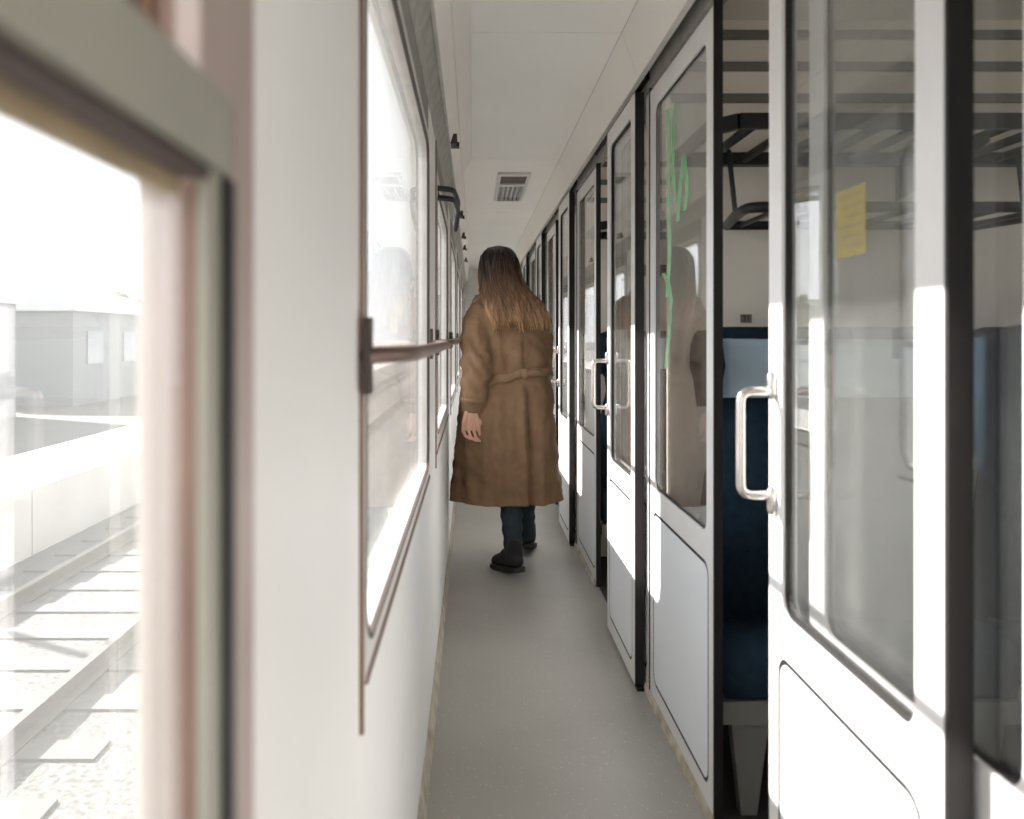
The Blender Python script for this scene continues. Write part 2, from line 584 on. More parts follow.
# ------------------------------------------------------------------ window wall
wl = thing('wall_left', (XL, Y0, 0), 'pale grey painted window wall along the corridor', 'wall', kind='structure')
obj('wall_panel', bx(XB, XL, Y0, 0.95 - P, 0, 1.92), 'wall', wl)
for j in range(NW):
    y0 = 0.45 + P * j + (0.06 if j else 0)
    y1 = 0.95 + P * j if j < NW - 1 else YE
    obj('wall_panel', bx(XB, XL, y0 + 0.001, y1 - 0.001, 0, 1.92), 'wall', wl)
for j in range(-1, NW - 1):
    a, b = 0.95 + P * j, 2.35 + P * j + (0.06 if j >= 0 else 0)
    obj('wall_panel', bx(XB, XL, a, b, 0, WZ0), 'wall', wl)
    obj('head_strip', bx(XB, XL - 0.001, a, b, WZ1, 1.92), 'darkhead', wl)

WLAB = ['near window with a grey transom bar and an upper sash',
        'large fixed window beside the bare wall panel, nearest grab rail across it',
        'window with a black curved top handle, third along the corridor',
        'fourth window along the corridor beside the walking person',
        'fifth window along the corridor, ahead of the walking person',
        'sixth window along the corridor, narrow sliver by the far end',
        'last window along the corridor at the far end']
for j in range(-1, NW - 1):
    a, b = 0.95 + P * j, 2.35 + P * j + (0.06 if j >= 0 else 0)
    wn = thing('window_%d' % (j + 2), (XL, (a + b) / 2, WZ0), WLAB[j + 1], 'window', kind='structure')
    if j >= 0:
        hole = (a + 0.028, b - 0.022, WZ0 + 0.028, WZ1 - 0.028) if j % 2 == 0 else (a + 0.085, b - 0.18, WZ0 + 0.05, WZ1 - 0.05)  # odd windows: far frame margin widened to keep sun off the coat sleeve
        obj('frame', ring_plate(bmesh.new(), (a, b, WZ0, WZ1), hole, XL - 0.05, XL + 0.003, 0.07, 7), 'alu', wn)
        obj('gasket', rounded_ring(bmesh.new(), hole, 0.007, XL - 0.003, XL + 0.0045, 0.07, 7), 'gasket', wn)
        g = (hole[0] + .008, hole[1] - .008, hole[2] + .008, hole[3] - .008)
        obj('pane', rounded_plate(bmesh.new(), g, XL - 0.022, XL - 0.016, 0.064, 7), 'g_out', wn)
        obj('edge_strip', bx(XL, XL + 0.005, a - 0.008, a, 0.75, 1.915), 'bronze', wn)
        obj('sill', prism_y(bmesh.new(), [(XL, WZ0 - 0.008), (XL + 0.006, WZ0 - 0.006), (XL + 0.006, WZ0 + 0.002), (XL + 0.0032, WZ0 + 0.004), (XL, WZ0 + 0.004)], a + 0.03, b - 0.01), 'bronze', wn)
    else:
        tz0, tz1 = 1.305, 1.345
        xb = XL - 0.05
        # lower glazing: narrow olive post, dark groove, bronze sash edge set back
        obj('jamb_post', bx(xb, XL + 0.003, b - 0.010, b + 0.028, WZ0, WZ1), 'mauve', wn)
        obj('groove_seal', bx(XL - 0.004, XL + 0.0035, b - 0.028, b - 0.0105, WZ0, tz0 - 0.001), 'black', wn)
        obj('sash_stile', bx(XL - 0.004, XL + 0.001, b - 0.050, b - 0.0285, WZ0, tz0 - 0.001), 'olive', wn)
        obj('sash_edge', bx(XL - 0.030, XL - 0.016, b - 0.016, b - 0.0105, WZ0, tz0 - 0.001), 'bronze', wn)
        obj('sill', bx(xb, XL + 0.006, a, b - 0.052, WZ0, WZ0 + 0.03), 'olive', wn)
        obj('lower_pane', bx(XL - 0.026, XL - 0.020, a, b - 0.029, WZ0 + 0.031, tz0 - 0.001), 'g_out', wn)
        obj('transom_bar', bx(xb, XL + 0.006, a, b - 0.026, tz0, tz1), 'olive', wn, 0.005, 2)
        obj('blind_hem', bx(XL - 0.020, XL - 0.012, a, b - 0.052, tz0 - 0.014, tz0 - 0.0005), 'blind', wn)
        obj('bar_shade_strip', bx(XL - 0.010, XL + 0.003, a, b - 0.052, tz0 - 0.007, tz0 - 0.0005), 'gasket', wn)  # dark strip standing in for the shade under the bar
        # upper sash, set deeper with a wooden edge
        obj('upper_post', bx(XL - 0.009, XL + 0.003, b - 0.066, b - 0.0105, tz1 + 0.001, WZ1), 'mauve', wn)
        obj('upper_stile', bx(xb, XL - 0.0095, b - 0.061, b - 0.0105, tz1 + 0.001, WZ1), 'bronze', wn)
        obj('upper_wood_edge', bx(xb, XL - 0.021, b - 0.066, b - 0.0615, tz1 + 0.001, WZ1), 'wood', wn)
        obj('upper_seal', bx(xb, XL - 0.026, b - 0.070, b - 0.0665, tz1 + 0.001, WZ1), 'gasket', wn)
        obj('upper_pane', bx(XL - 0.036, XL - 0.030, a, b - 0.0705, tz1 + 0.001, WZ1), 'g_out', wn)

# grab rails across the windows
RLAB = ['brown metal grab rail across the large near window',
        'grab rail across the third window, beside the black curved handle',
        'grab rail across the window next to the walking person',
        'grab rail across the far window ahead of the walking person']
for n, j in enumerate((0, 1, 2, 3)):
    a, b = 0.95 + P * j, 2.35 + P * j + (0.06 if j >= 0 else 0)
    z = 1.197
    gr = thing('grab_rail', (XL, (a + b) / 2, z), RLAB[n], 'rail', 'grab rails under eye level on the window wall')
    path = arc_path([(XL + 0.008, a - 0.004, z), (XL + 0.058, a + 0.10, z), (XL + 0.068, b - 0.28, z), (XL + 0.03, b - 0.05, z), (XL + 0.008, b - 0.02, z)], 0.06, 5)
    obj('bar', tube(bmesh.new(), path, 0.0105, 10), 'railmetal', gr, smooth=True)
    obj('mounting_plate', bx(XL + 0.006, XL + 0.014, a - 0.022, a + 0.012, z - 0.045, z + 0.045), 'gasket', gr, 0.003)
    obj('mounting_plate', bx(XL + 0.006, XL + 0.014, b - 0.035, b + 0.0, z - 0.045, z + 0.045), 'gasket', gr, 0.003)

# black curved handle at the top of the third window
hd = bpy.data.objects['window_3']
for dz in (0, -0.035):
    obj('top_handle', tube(bmesh.new(), arc_path([(XL + 0.006, 2.95, 1.765 + dz), (XL + 0.06, 2.98, 1.765 + dz), (XL + 0.075, 3.20, 1.757 + dz), (XL + 0.062, 3.26, 1.69 + dz)], 0.05), 0.011, 8), 'blackmetal', hd, smooth=True)

# small dark latches along the cove
for y, lab in ((3.38, 'small dark latch under the ceiling cove, nearest of the row'), (5.45, 'small dark latch on the cove left of the ceiling lamp'),
               (6.6, 'small dark latch on the cove, third along the corridor'), (7.5, 'small dark latch on the cove, fourth along the corridor'),
               (8.7, 'small dark latch on the cove by the far end')):
    la = thing('cove_latch', (-0.09, y, 2.05), lab, 'latch', 'dark latches along the window cove')
    obj('body', bx(-0.097, -0.068, y, y + 0.10, 2.035, 2.075), 'gasket', la, 0.004)
    obj('lever', bx(-0.07, -0.058, y + 0.02, y + 0.06, 2.025, 2.045), 'blackmetal', la, 0.003)

# skirting
bl = obj('baseboard_left', prism_y(bmesh.new(), [(XL, 0.0), (XL + 0.016, 0.0), (XL + 0.012, 0.02), (XL + 0.003, 0.06), (XL, 0.06)], Y0, YE), 'trimdirty')
tag(bl, 'dirty cream skirting under the window wall', 'baseboard', kind='structure')
br = thing('baseboard_right', (XR, 2.0, 0), 'worn beige skirting strip under the compartment wall', 'baseboard', kind='structure')
for k in range(-1, 6):
    a, b = 1.99 + P * k, 3.33 + P * k
    obj('skirting_strip', prism_y(bmesh.new(), [(XR - 0.012, 0.0), (XR - 0.001, 0.0), (XR - 0.001, 0.024), (XR - 0.006, 0.022)], max(a, Y0), min(b, YE)), 'trimdirty', br)

# ------------------------------------------------------------------ compartment wall
wr = thing('wall_right', (XR, Y0, 0), 'glazed compartment wall of pale framed panels along the corridor', 'wall', kind='structure')


def glazed_panel(ya, yb, x0, x1, parent, name='glazed_panel', st=0.06, z0=0.012, z1=2.045, green=False):
    mid = 0.685
    bm = bmesh.new()
    gh = (ya + st, yb - st, 0.715, z1 - 0.065)
    ph = (ya + st * 0.7, yb - st * 0.7, z0 + 0.055, mid - 0.045)
    ring_plate(bm, (ya, yb, mid, z1), gh, x0, x1, 0.035)
    ring_plate(bm, (ya, yb, z0, mid), ph, x0, x1, 0.04)
    f = obj(name, bm, 'stile', parent)
    obj('glass_gasket', rounded_ring(bmesh.new(), gh, 0.006, x0 + 0.006, x1 - 0.006, 0.035), 'black', f)
    xm = (x0 + x1) / 2
    obj('pane', rounded_plate(bmesh.new(), (gh[0] + .006, gh[1] - .006, gh[2] + .006, gh[3] - .006), xm - 0.0025, xm + 0.0025, 0.03), 'g_door', f)
    obj('panel_gasket', rounded_ring(bmesh.new(), ph, 0.012, x0 + 0.0012, x1 - 0.0012, 0.04), 'black', f)
    obj('infill_panel', rounded_plate(bmesh.new(), (ph[0] + .0105, ph[1] - .0105, ph[2] + .0105, ph[3] - .0105), x0 + 0.0004, x1 - 0.0004, 0.031), 'panel', f)
    return f


obj('end_panel', bx(XR, XRB, Y0, 0.088, 0.0, 2.045), 'stile', wr)
for k in range(-1, 6):
    a = 1.99 + P * k
    glazed_panel(a + 0.006, min(a + 0.718, YE), XR, XRB, wr)
    obj('jamb_seal', bx(XR - 0.001, XRB + 0.002, a - 0.003, a + 0.006, 0.0, 2.06), 'black', wr)
    if k < 5:
        glazed_panel(a + 0.722, a + 1.338, XR, XRB, wr)
        obj('post_strip', bx(XR - 0.004, XRB, a + 0.718, a + 0.722, 0.0, 2.06), 'gasket', wr)
# header beam and roller track
obj('header_beam', bx(XR, XRB + 0.02, Y0, YE, 2.062, ZC + 0.01), 'greymetal', wr)
for k in range(-1, 5):
    obj('roller_track', bx(0.572, XR, 2.72 + P * k, 3.86 + P * k, 2.094, 2.125), 'black', wr)

# ------------------------------------------------------------------ sliding doors
DLAB = ['open sliding door with steel handle, nearest, sunlit in the right foreground',
        'sliding door with steel handle next beyond the panel with green paint',
        'sliding door just right of the walking person, third along',
        'fourth sliding door along the corridor, behind the walking person',
        'fifth sliding door along the corridor, far end',
        'farthest sliding door of the corridor']
leaf = [(0.945, 1.513), (2.765, 3.335), (4.66, 5.23), (6.55, 7.12), (8.45, 9.02), (10.35, 10.92)]
for n, (ya, yb) in enumerate(leaf):
    d = thing('door_%d' % (n + 1), ((XD0 + XD1) / 2, (ya + yb) / 2, 0.012), DLAB[n], 'door', kind='structure')
    glazed_panel(ya + 0.007, yb, XD0, XD1, d, 'leaf', st=0.062, z0=0.012, z1=2.062)
    obj('edge_strip', bx(XD0 + 0.001, XD1 + 0.004, ya, ya + 0.007, 0.012, 2.062), 'black', d)  # black strip over the leaf's near end face
    obj('floor_guide', bx(XD0 + 0.004, XD1, ya - 0.02, ya + 0.03, 0.0, 0.011), 'black', d)
    for yy in (ya + 0.1, yb - 0.14):
        obj('hanger', bx(0.572, 0.580, yy, yy + 0.05, 2.062, 2.094), 'greymetal', d)
    # D handle on both faces of the leading stile
    for s, xf in ((-1, XD0), (1, XD1)):
        yh = yb - 0.030
        dep = 0.064 if s < 0 else 0.055
        pth = arc_path([(xf + s * 0.004, yh, 1.118), (xf + s * dep, yh, 1.118), (xf + s * dep, yh, 0.925), (xf + s * 0.004, yh, 0.925)], 0.022, 5)
        h = obj('handle', tube(bmesh.new(), pth, 0.0085, 10), 'steel', d, smooth=True)
        for z in (1.128, 0.915):
            obj('handle_mount', tube(bmesh.new(), [(xf + s * 0.004, yh, z - 0.016), (xf + s * 0.004, yh, z + 0.016)], 0.011, 10), 'steel', h, smooth=True)

# ------------------------------------------------------------------ end walls
eb = obj('wall_back', bx(XL - 0.055, XO + 0.05, Y0 - 0.05, Y0, -0.06, ZC + 0.06), 'wall')
tag(eb, 'pale wall closing the corridor behind the viewpoint', 'wall', kind='structure')
ef = thing('wall_front', (0.2, YE, 0), 'pale wall at the far end of the corridor', 'wall', kind='structure')
obj('wall_panel', bx(XL - 0.055, XO + 0.05, YE, YE + 0.05, -0.06, ZC + 0.06), 'wall', ef)
dn = thing('door_7', (0.21, YE - 0.02, 0), 'pale glazed door closing the far end of the corridor', 'door', kind='structure')
bm = bmesh.new()
ring_plate(bm, (-0.08, 0.50, 0.012, 2.0), (0.02, 0.40, 1.0, 1.85), 0, 0.02, 0.04)
for v in bm.verts:
    v.co = Vector((v.co.y, YE - 0.022 + v.co.x, v.co.z))
obj('leaf', bm, 'stile', dn)
obj('pane', bx(0.02, 0.40, YE - 0.014, YE - 0.008, 1.0, 1.85), 'winpane', dn)

# ------------------------------------------------------------------ compartments
ow = thing('wall_outer', (XO, Y0, 0), 'outer wall of the seating compartments with daylight windows', 'wall', kind='structure')
obj('wall_panel', bx(XO, XO + 0.05, Y0, 0.65, 0, ZC), 'cream', ow)
for k in range(0, 7):
    a = 0.65 + P * k
    b = min(a + P, YE)
    c = (a + b) / 2
    if b - a < 1.5:
        obj('wall_panel', bx(XO, XO + 0.05, a, b, 0, ZC), 'cream', ow)
        continue
    f = obj('wall_panel', ring_plate(bmesh.new(), (a, b, 0, ZC), (c - 0.70, c + 0.70, 0.74, 1.92), XO, XO + 0.05, 0.08), 'cream', ow)
    obj('pane', rounded_plate(bmesh.new(), (c - 0.70, c + 0.70, 0.74, 1.92), XO + 0.02, XO + 0.026, 0.08), 'g_far', f)
cc = obj('ceiling', bx(XRB + 0.022, XO - 0.002, Y0, YE, ZC - 0.02, ZC + 0.012), 'cream')
tag(cc, 'cream ceiling inside the seating compartments', 'ceiling', kind='structure')
PLAB = ['partition behind the near seats of the first compartment', 'cream partition with grey slats and number plate behind the blue seats',
        'cream partition of the second compartment, seen past the middle sliding door', 'cream partition of the third compartment', 'cream partition of the fourth compartment',
        'cream partition of the fifth compartment', 'cream partition of the farthest compartment']
for k in range(0, 7):
    y = 0.65 + P * k
    if y > YE - 0.2:
        break
    pw_ = thing('wall_partition_%d' % (k + 1), (XRB, y, 0), PLAB[k], 'wall', kind='structure')
    obj('wall_panel', bx(XRB + 0.003, XO - 0.002, y - 0.02, y + 0.02, -0.001, ZC - 0.021), 'cream', pw_)
    if k in (1, 2):
        for z in (1.97, 2.07, 2.17):
            obj('slat', bx(XRB + 0.006, XO - 0.01, y - 0.032, y - 0.0205, z - 0.014, z + 0.014), 'greyslat', pw_, 0.003)

# ---- seats
BACK = [(0.40, 0.365), (0.62, 0.36), (0.80, 0.335), (0.93, 0.305), (1.00, 0.312), (1.07, 0.355), (1.13, 0.372), (1.19, 0.370), (1.228, 0.355), (1.246, 0.30)]


def make_seat(xc, yf, label, group):
    """seat facing -Y: cushion front at yf"""
    s = thing('train_seat', (xc, yf + 0.25, 0), label, 'seat', group)
    bm = bmesh.new()
    out = [(xc + hw, z) for z, hw in BACK] + [(xc - hw, z) for z, hw in reversed(BACK)]
    fr_, bk_ = [], []
    for x, z in out:
        lean = 0.09 * (z - 0.40)
        fr_.append(bm.verts.new((x, yf + 0.17 + lean - (0.045 if z > 1.02 else 0), z)))
        bk_.append(bm.verts.new((x, yf + 0.30 + lean * 0.6, z)))
    bm.faces.new(fr_); bm.faces.new(bk_[::-1])
    for i in range(len(out)):
        j = (i + 1) % len(out)
        bm.faces.new((fr_[i], fr_[j], bk_[j], bk_[i]))
    b = obj('backrest', bm, 'seat', s, 0.022, 3, smooth=True)
    # side wings of the headrest
    for sgn in (-1, 1):
        bm = bmesh.new()
        prof = [(yf + 0.24, 1.02), (yf + 0.14, 1.06), (yf + 0.095, 1.14), (yf + 0.125, 1.21), (yf + 0.24, 1.235), (yf + 0.29, 1.12)]
        x0 = xc + sgn * 0.360
        prism_x(bm, prof, x0 - 0.018, x0 + 0.018)
        obj('headrest_wing', bm, 'seat', s, 0.012, 3, smooth=True)
    # cloth headrest cover, slightly wavy, over the top of the back
    bm = bmesh.new()
    nx, nz = 28, 14
    grid = []
    for iz in range(nz + 1):
        row = []
        for ix in range(nx + 1):
            u = ix / nx * 2 - 1
            x = xc + u * 0.325
            z = 1.215 - 0.165 * iz / nz
            edge = 0.0
            yy = yf + 0.118 + 0.09 * (z - 0.40) - 0.004 * math.sin(u * 17 + z * 30) * (iz / nz) - 0.002 * math.sin(u * 40)
            if iz == 0:
                yy += 0.012
            row.append(bm.verts.new((x, yy, z)))
        grid.append(row)
    for iz in range(nz):
        for ix in range(nx):
            bm.faces.new((grid[iz][ix], grid[iz + 1][ix], grid[iz + 1][ix + 1], grid[iz][ix + 1]))
    res = bmesh.ops.extrude_face_region(bm, geom=list(bm.faces))
    for v in res['geom']:
        if isinstance(v, bmesh.types.BMVert):
            v.co.y += 0.004
    c = obj('headrest_cover', bm, 'cover', s, smooth=True)
    c['label'] = 'pale blue cloth cover'
    # cushion
    bm = bmesh.new()
    prof = [(yf, 0.30), (yf - 0.006, 0.38), (yf + 0.01, 0.435), (yf + 0.06, 0.452), (yf + 0.21, 0.435), (yf + 0.23, 0.40), (yf + 0.23, 0.30)]
    prism_x(bm, prof, xc - 0.37, xc + 0.37)
    obj('seat_cushion', bm, 'seat', s, 0.012, 3, smooth=True)
    obj('base_rail', bx(xc - 0.379, xc + 0.379, yf - 0.004, yf + 0.05, 0.235, 0.292), 'seatmetal', s, 0.004)
    obj('base_rail', bx(xc - 0.379, xc + 0.379, yf + 0.36, yf + 0.41, 0.235, 0.292), 'seatmetal', s, 0.004)
    for x in (xc - 0.31, xc + 0.29):
        bm = bmesh.new()
        prism_y(bm, [(x - 0.045, 0.234), (x + 0.05, 0.234), (x + 0.02, 0.0), (x - 0.02, 0.0)], yf + 0.006, yf + 0.04)
        obj('leg', bm, 'seatmetal', s)
    return s


SL = ['blue seat with pale cloth cover seen through the open first doorway', 'blue seat in the middle of the first compartment, behind the near glass', 'blue seat by the outer window of the first compartment']
seats = []
for i in range(3):
    seats.append(make_seat(0.628 + 0.385 + i * 0.80, 2.03, SL[i], 'blue seats facing the viewpoint in the first compartment'))
SN = ['blue seat facing away in the first compartment, next to the corridor glass', 'blue seat facing away in the middle of the first compartment', 'blue seat facing away by the outer window of the first compartment']
for i in range(3):
    c = copy_tree(seats[i])
    c.location = (0.628 + 0.385 + i * 0.80, 1.17 - 0.25, 0)
    c.rotation_euler = (0, 0, PI)
    c['label'] = SN[i]
    c['group'] = 'blue seats facing away in the first compartment'
for k, nm in ((1, 'second'), (2, 'third')):
    for i, ps in enumerate(('next to the corridor', 'in the middle', 'by the outer window')):
        c = copy_tree(seats[i])
        c.location.y += P * k
        c['label'] = 'blue seat %s of the %s compartment' % (ps, nm)
        c['group'] = 'blue seats of the %s compartment' % nm


# ---- luggage racks
def make_rack(label):
    y1, y0, z = 2.505, 2.06, 1.775
    xa, xb = 0.632, XO - 0.03
    r = thing('luggage_rack', (1.7, 2.53, z), label, 'luggage rack', 'black luggage racks above the seats')
    path = [(xa, y1, z), (xa, y0 + 0.07, z), (xa + 0.055, y0, z), (xb, y0, z)]
    bm = bmesh.new()
    # front rail: flat bar, chamfered at the corridor end
    for a, b in zip(path, path[1:]):
        a, b = Vector(a), Vector(b)
        d = (b - a).normalized(); nrm = Vector((-d.y, d.x, 0)) * 0.008
        vv = []
        for p in (a, b):
            for s in (-1, 1):
                for h in (-0.022, 0.018):
                    vv.append(bm.verts.new(p + nrm * s + Vector((0, 0, h))))
        for f in ((0, 1, 3, 2), (4, 6, 7, 5), (0, 4, 5, 1), (2, 3, 7, 6), (0, 2, 6, 4), (1, 5, 7, 3)):
            bm.faces.new([vv[q] for q in f])
    obj('front_rail', bm, 'blackmetal', r)
    obj('rear_rail', bx(xa, xb, y1 - 0.02, y1 + 0.02, z - 0.022, z + 0.016), 'blackmetal', r)
    for i in range(20):
        x = xa + 0.10 + i * 0.112
        obj('rack_bar', tube(bmesh.new(), [(x, y0 + 0.01, z - 0.004), (x, y1, z - 0.004)], 0.0135, 8, caps=False), 'blackmetal', r, smooth=True)
    for x in (xa + 0.7, xa + 1.4):
        obj('bracket', prism_x(bmesh.new(), [(y1 + 0.02, z - 0.022), (y0 + 0.02, z - 0.024), (y0 + 0.02, z - 0.05), (y1 + 0.02, z - 0.13)], x, x + 0.012), 'blackmetal', r)
    return r


def make_shelf(label):
    z, y0, y1 = 1.565, 2.14, 2.505
    xa, xb = 0.735, 1.62
    r = thing('parcel_shelf', (1.2, 2.5, z), label, 'shelf', 'small black shelves hung below the luggage racks')
    pth = arc_path([(xa + 0.06, y1, z), (xa + 0.02, y1 - 0.2, z), (xa + 0.0, y0, z), (xb - 0.06, y0, z), (xb, y1 - 0.2, z), (xb - 0.05, y1, z)], 0.05, 4)
    obj('rim', tube(bmesh.new(), pth, 0.015, 8), 'blackmetal', r, smooth=True)
    obj('rear_bar', tube(bmesh.new(), [(xa + 0.06, y1 - 0.01, z), (xb - 0.04, y1 - 0.01, z)], 0.014, 8), 'blackmetal', r, smooth=True)
    for i in range(7):
        x = xa + 0.1 + i * 0.12
        obj('shelf_bar', tube(bmesh.new(), [(x, y0, z), (x, y1 - 0.01, z)], 0.008, 8), 'blackmetal', r, smooth=True)
    for x in (xa + 0.022, xb - 0.03):
        obj('hanger', tube(bmesh.new(), [(x, y1 - 0.2, z), (x - 0.02, y1 - 0.2, 1.751)], 0.0075, 8), 'blackmetal', r, smooth=True)
    return r


rk = make_rack('black luggage rack above the blue seats of the first compartment')
sh = make_shelf('small black shelf hanging under the luggage rack of the first compartment')
c = copy_tree(rk); c.location.y += P; c['label'] = 'black luggage rack in the second compartment'
c = copy_tree(sh); c.location.y += P; c['label'] = 'small black hanging shelf in the second compartment'

# ---- seat number plate
npl = thing('seat_number_plate', (0.863, 2.5295, 1.267), 'tiny grey plate with seat number above the pale headrest cloth', 'sign')
obj('plate', bx(0.863 - 0.0175, 0.863 + 0.0175, 2.5265, 2.5297, 1.2615, 1.2885), 'plate', npl)
tm = text_mesh('31', 0.026, 'digits')
tm.transform(Matrix.Rotation(PI / 2, 4, 'X'))
tm.transform(Matrix.Translation(Vector((0.863, 2.5262, 1.275))))
link('digits', tm, 'ink', npl)

# ---- yellow notice on the fixed pane behind the nearest door
yn = thing('notice_sticker', (XR + 0.009, 1.28, 1.40), 'yellow notice sticker on the glass behind the nearest door', 'sticker')
obj('sheet', bx(XR + 0.0060, XR + 0.0066, 1.235, 1.335, 1.348, 1.458), 'yellow', yn)
for i in range(6):
    z = 1.445 - i * 0.016
    obj('text_line', bx(XR + 0.0057, XR + 0.0060, 1.245, 1.325 - 0.012 * (i % 3), z - 0.0015, z + 0.0015), 'blind', yn)

# ---- green paint marks on the pane of the panel beyond the open doorway
gp = thing('paint_marks', (XR + 0.009, 2.35, 1.7), 'streaky green paint marks on the glass beyond the open doorway', 'graffiti')
strokes = [[(2.50, 1.93), (2.47, 1.80), (2.49, 1.64), (2.46, 1.50), (2.50, 1.34)], [(2.30, 1.74), (2.34, 1.66), (2.37, 1.56)],
           [(2.30, 1.74), (2.26, 1.64), (2.29, 1.58)], [(2.55, 1.42), (2.44, 1.36), (2.47, 1.22), (2.52, 1.12)], [(2.40, 1.92), (2.43, 1.76), (2.40, 1.62)]]
for st in strokes:
    bm = bmesh.new()
    prev = None
    pts = arc_path([(0, p[0], p[1]) for p in st], 0.06, 4)
    for i, p in enumerate(pts):
        wd = 0.017 * (0.5 + abs(math.sin(i * 1.7 + st[0][0] * 9)))
        a = bm.verts.new((XR + 0.0064, p.y - wd, p.z)); b = bm.verts.new((XR + 0.0064, p.y + wd, p.z))
        if prev:
            bm.faces.new((prev[0], prev[1], b, a))
        prev = (a, b)
    res = bmesh.ops.extrude_face_region(bm, geom=list(bm.faces))
    for v in res['geom']:
        if isinstance(v, bmesh.types.BMVert):
            v.co.x -= 0.0005
    obj('paint_stroke', bm, 'green', gp)

# ------------------------------------------------------------------ the walking person
PX, PY = 0.19, 4.30
pe = thing('person', (PX, PY, 0), 'person walking away in a long camel trench coat with loose brown hair', 'person')

# body: one continuous surface
bm = bmesh.new()
tube(bm, [(0.21, 4.30, 0.86), (0.205, 4.30, 0.98), (0.195, 4.30, 1.12), (0.185, 4.31, 1.27), (0.18, 4.31, 1.37)], [0.135, 0.12, 0.105, 0.125, 0.10], 18)
tube(bm, [(0.18, 4.31, 1.37), (0.165, 4.32, 1.47), (0.152, 4.33, 1.53)], [0.062, 0.055, 0.052], 14)
ellipsoid(bm, (0.140, 4.335, 1.592), (0.076, 0.094, 0.108))
ellipsoid(bm, (0.138, 4.395, 1.545), (0.050, 0.045, 0.058))          # jaw
tube(bm, [(0.138, 4.425, 1.595), (0.137, 4.447, 1.565)], [0.011, 0.014], 8)   # nose
tube(bm, [(0.118, 4.432, 1.530), (0.158, 4.432, 1.530)], [0.007, 0.007], 8)   # mouth
for s in (-1, 1):
    ellipsoid(bm, (0.140 + s * 0.078, 4.335, 1.585), (0.010, 0.020, 0.030), 10, 8)  # ears
# left arm hanging, right arm bent forward
tube(bm, [(0.05, 4.30, 1.375), (0.012, 4.26, 1.22), (0.008, 4.20, 1.07), (-0.004, 4.165, 0.93), (-0.012, 4.145, 0.815)], [0.052, 0.045, 0.038, 0.033, 0.025], 12)
tube(bm, [(0.31, 4.30, 1.375), (0.355, 4.30, 1.22), (0.365, 4.31, 1.08), (0.34, 4.44, 1.06), (0.31, 4.54, 1.08)], [0.052, 0.045, 0.040, 0.033, 0.025], 12)
# legs
tube(bm, [(0.155, 4.30, 0.86), (0.175, 4.25, 0.65), (0.190, 4.225, 0.47), (0.200, 4.16, 0.30), (0.208, 4.085, 0.10)], [0.088, 0.072, 0.054, 0.046, 0.028], 14)
tube(bm, [(0.255, 4.30, 0.86), (0.270, 4.37, 0.65), (0.280, 4.44, 0.47), (0.292, 4.46, 0.30), (0.304, 4.50, 0.10)], [0.088, 0.072, 0.054, 0.046, 0.028], 14)


def hand(bm, w, down, across, fwd, q=1.0):
    """w: wrist, down: along the hand, across: towards the thumb side, fwd: palm normal"""
    w, down, across, fwd = Vector(w), Vector(down).normalized() * q, Vector(across).normalized() * q, Vector(fwd).normalized() * q
    for k in range(4):
        off = (k - 1.5) * 0.0250
        tube(bm, [w + across * off * 0.5, w + down * 0.045 + across * off * 0.85, w + down * 0.085 + across * off], [0.0150, 0.0140, 0.0112], 10)
        L = (0.058, 0.072, 0.078, 0.07)[k]
        b0 = w + down * 0.085 + across * off
        p1 = b0 + down * L * 0.42 + fwd * 0.010
        p2 = p1 + down * L * 0.24 + fwd * 0.020
        p3 = p2 + down * L * 0.04 + fwd * 0.022
        tube(bm, [b0, p1, p2, p3], [0.0090, 0.0085, 0.0080, 0.0070], 8)
    t0 = w + down * 0.025 + across * 0.026
    tube(bm, [t0, t0 + down * 0.03 + across * 0.018 + fwd * 0.012, t0 + down * 0.06 + across * 0.016 + fwd * 0.026], [0.0125, 0.0105, 0.008], 8)


hand(bm, (-0.012, 4.140, 0.825), (0.02, -0.03, -1), (0.94, 0.30, 0), (0.62, 0.10, 0.05), 1.12)
hand(bm, (0.31, 4.55, 1.08), (-0.35, 0.9, 0.1), (-0.2, 0, 1), (-0.9, -0.3, 0))
body = link('body', remesh(bm, 0.0036, 1), 'skin', pe, smooth=True)
for s in (-1, 1):
    b2 = bmesh.new(); ellipsoid(b2, (0.139 + s * 0.030, 4.416, 1.598), (0.012, 0.010, 0.009), 10, 8)
    obj('eye', b2, 'panel', body, smooth=True)

# trousers
bm = bmesh.new()
tube(bm, [(0.155, 4.30, 0.86), (0.175, 4.25, 0.65), (0.190, 4.225, 0.47), (0.200, 4.16, 0.30), (0.207, 4.095, 0.10)], [0.097, 0.081, 0.065, 0.058, 0.045], 16)
tube(bm, [(0.255, 4.30, 0.86), (0.270, 4.37, 0.65), (0.280, 4.44, 0.47), (0.290, 4.46, 0.30), (0.302, 4.490, 0.10)], [0.097, 0.081, 0.065, 0.058, 0.045], 16)
tube(bm, [(0.205, 4.30, 0.84), (0.207, 4.30, 0.95)], [0.15, 0.135], 16)
me = remesh(bm, 0.009, 2)
for v in me.vertices:
    if v.co.z < 0.7:
        v.co.x += 0.003 * math.sin(v.co.z * 95 + v.co.x * 20)
link('trousers', me, 'trouser', pe, smooth=True)


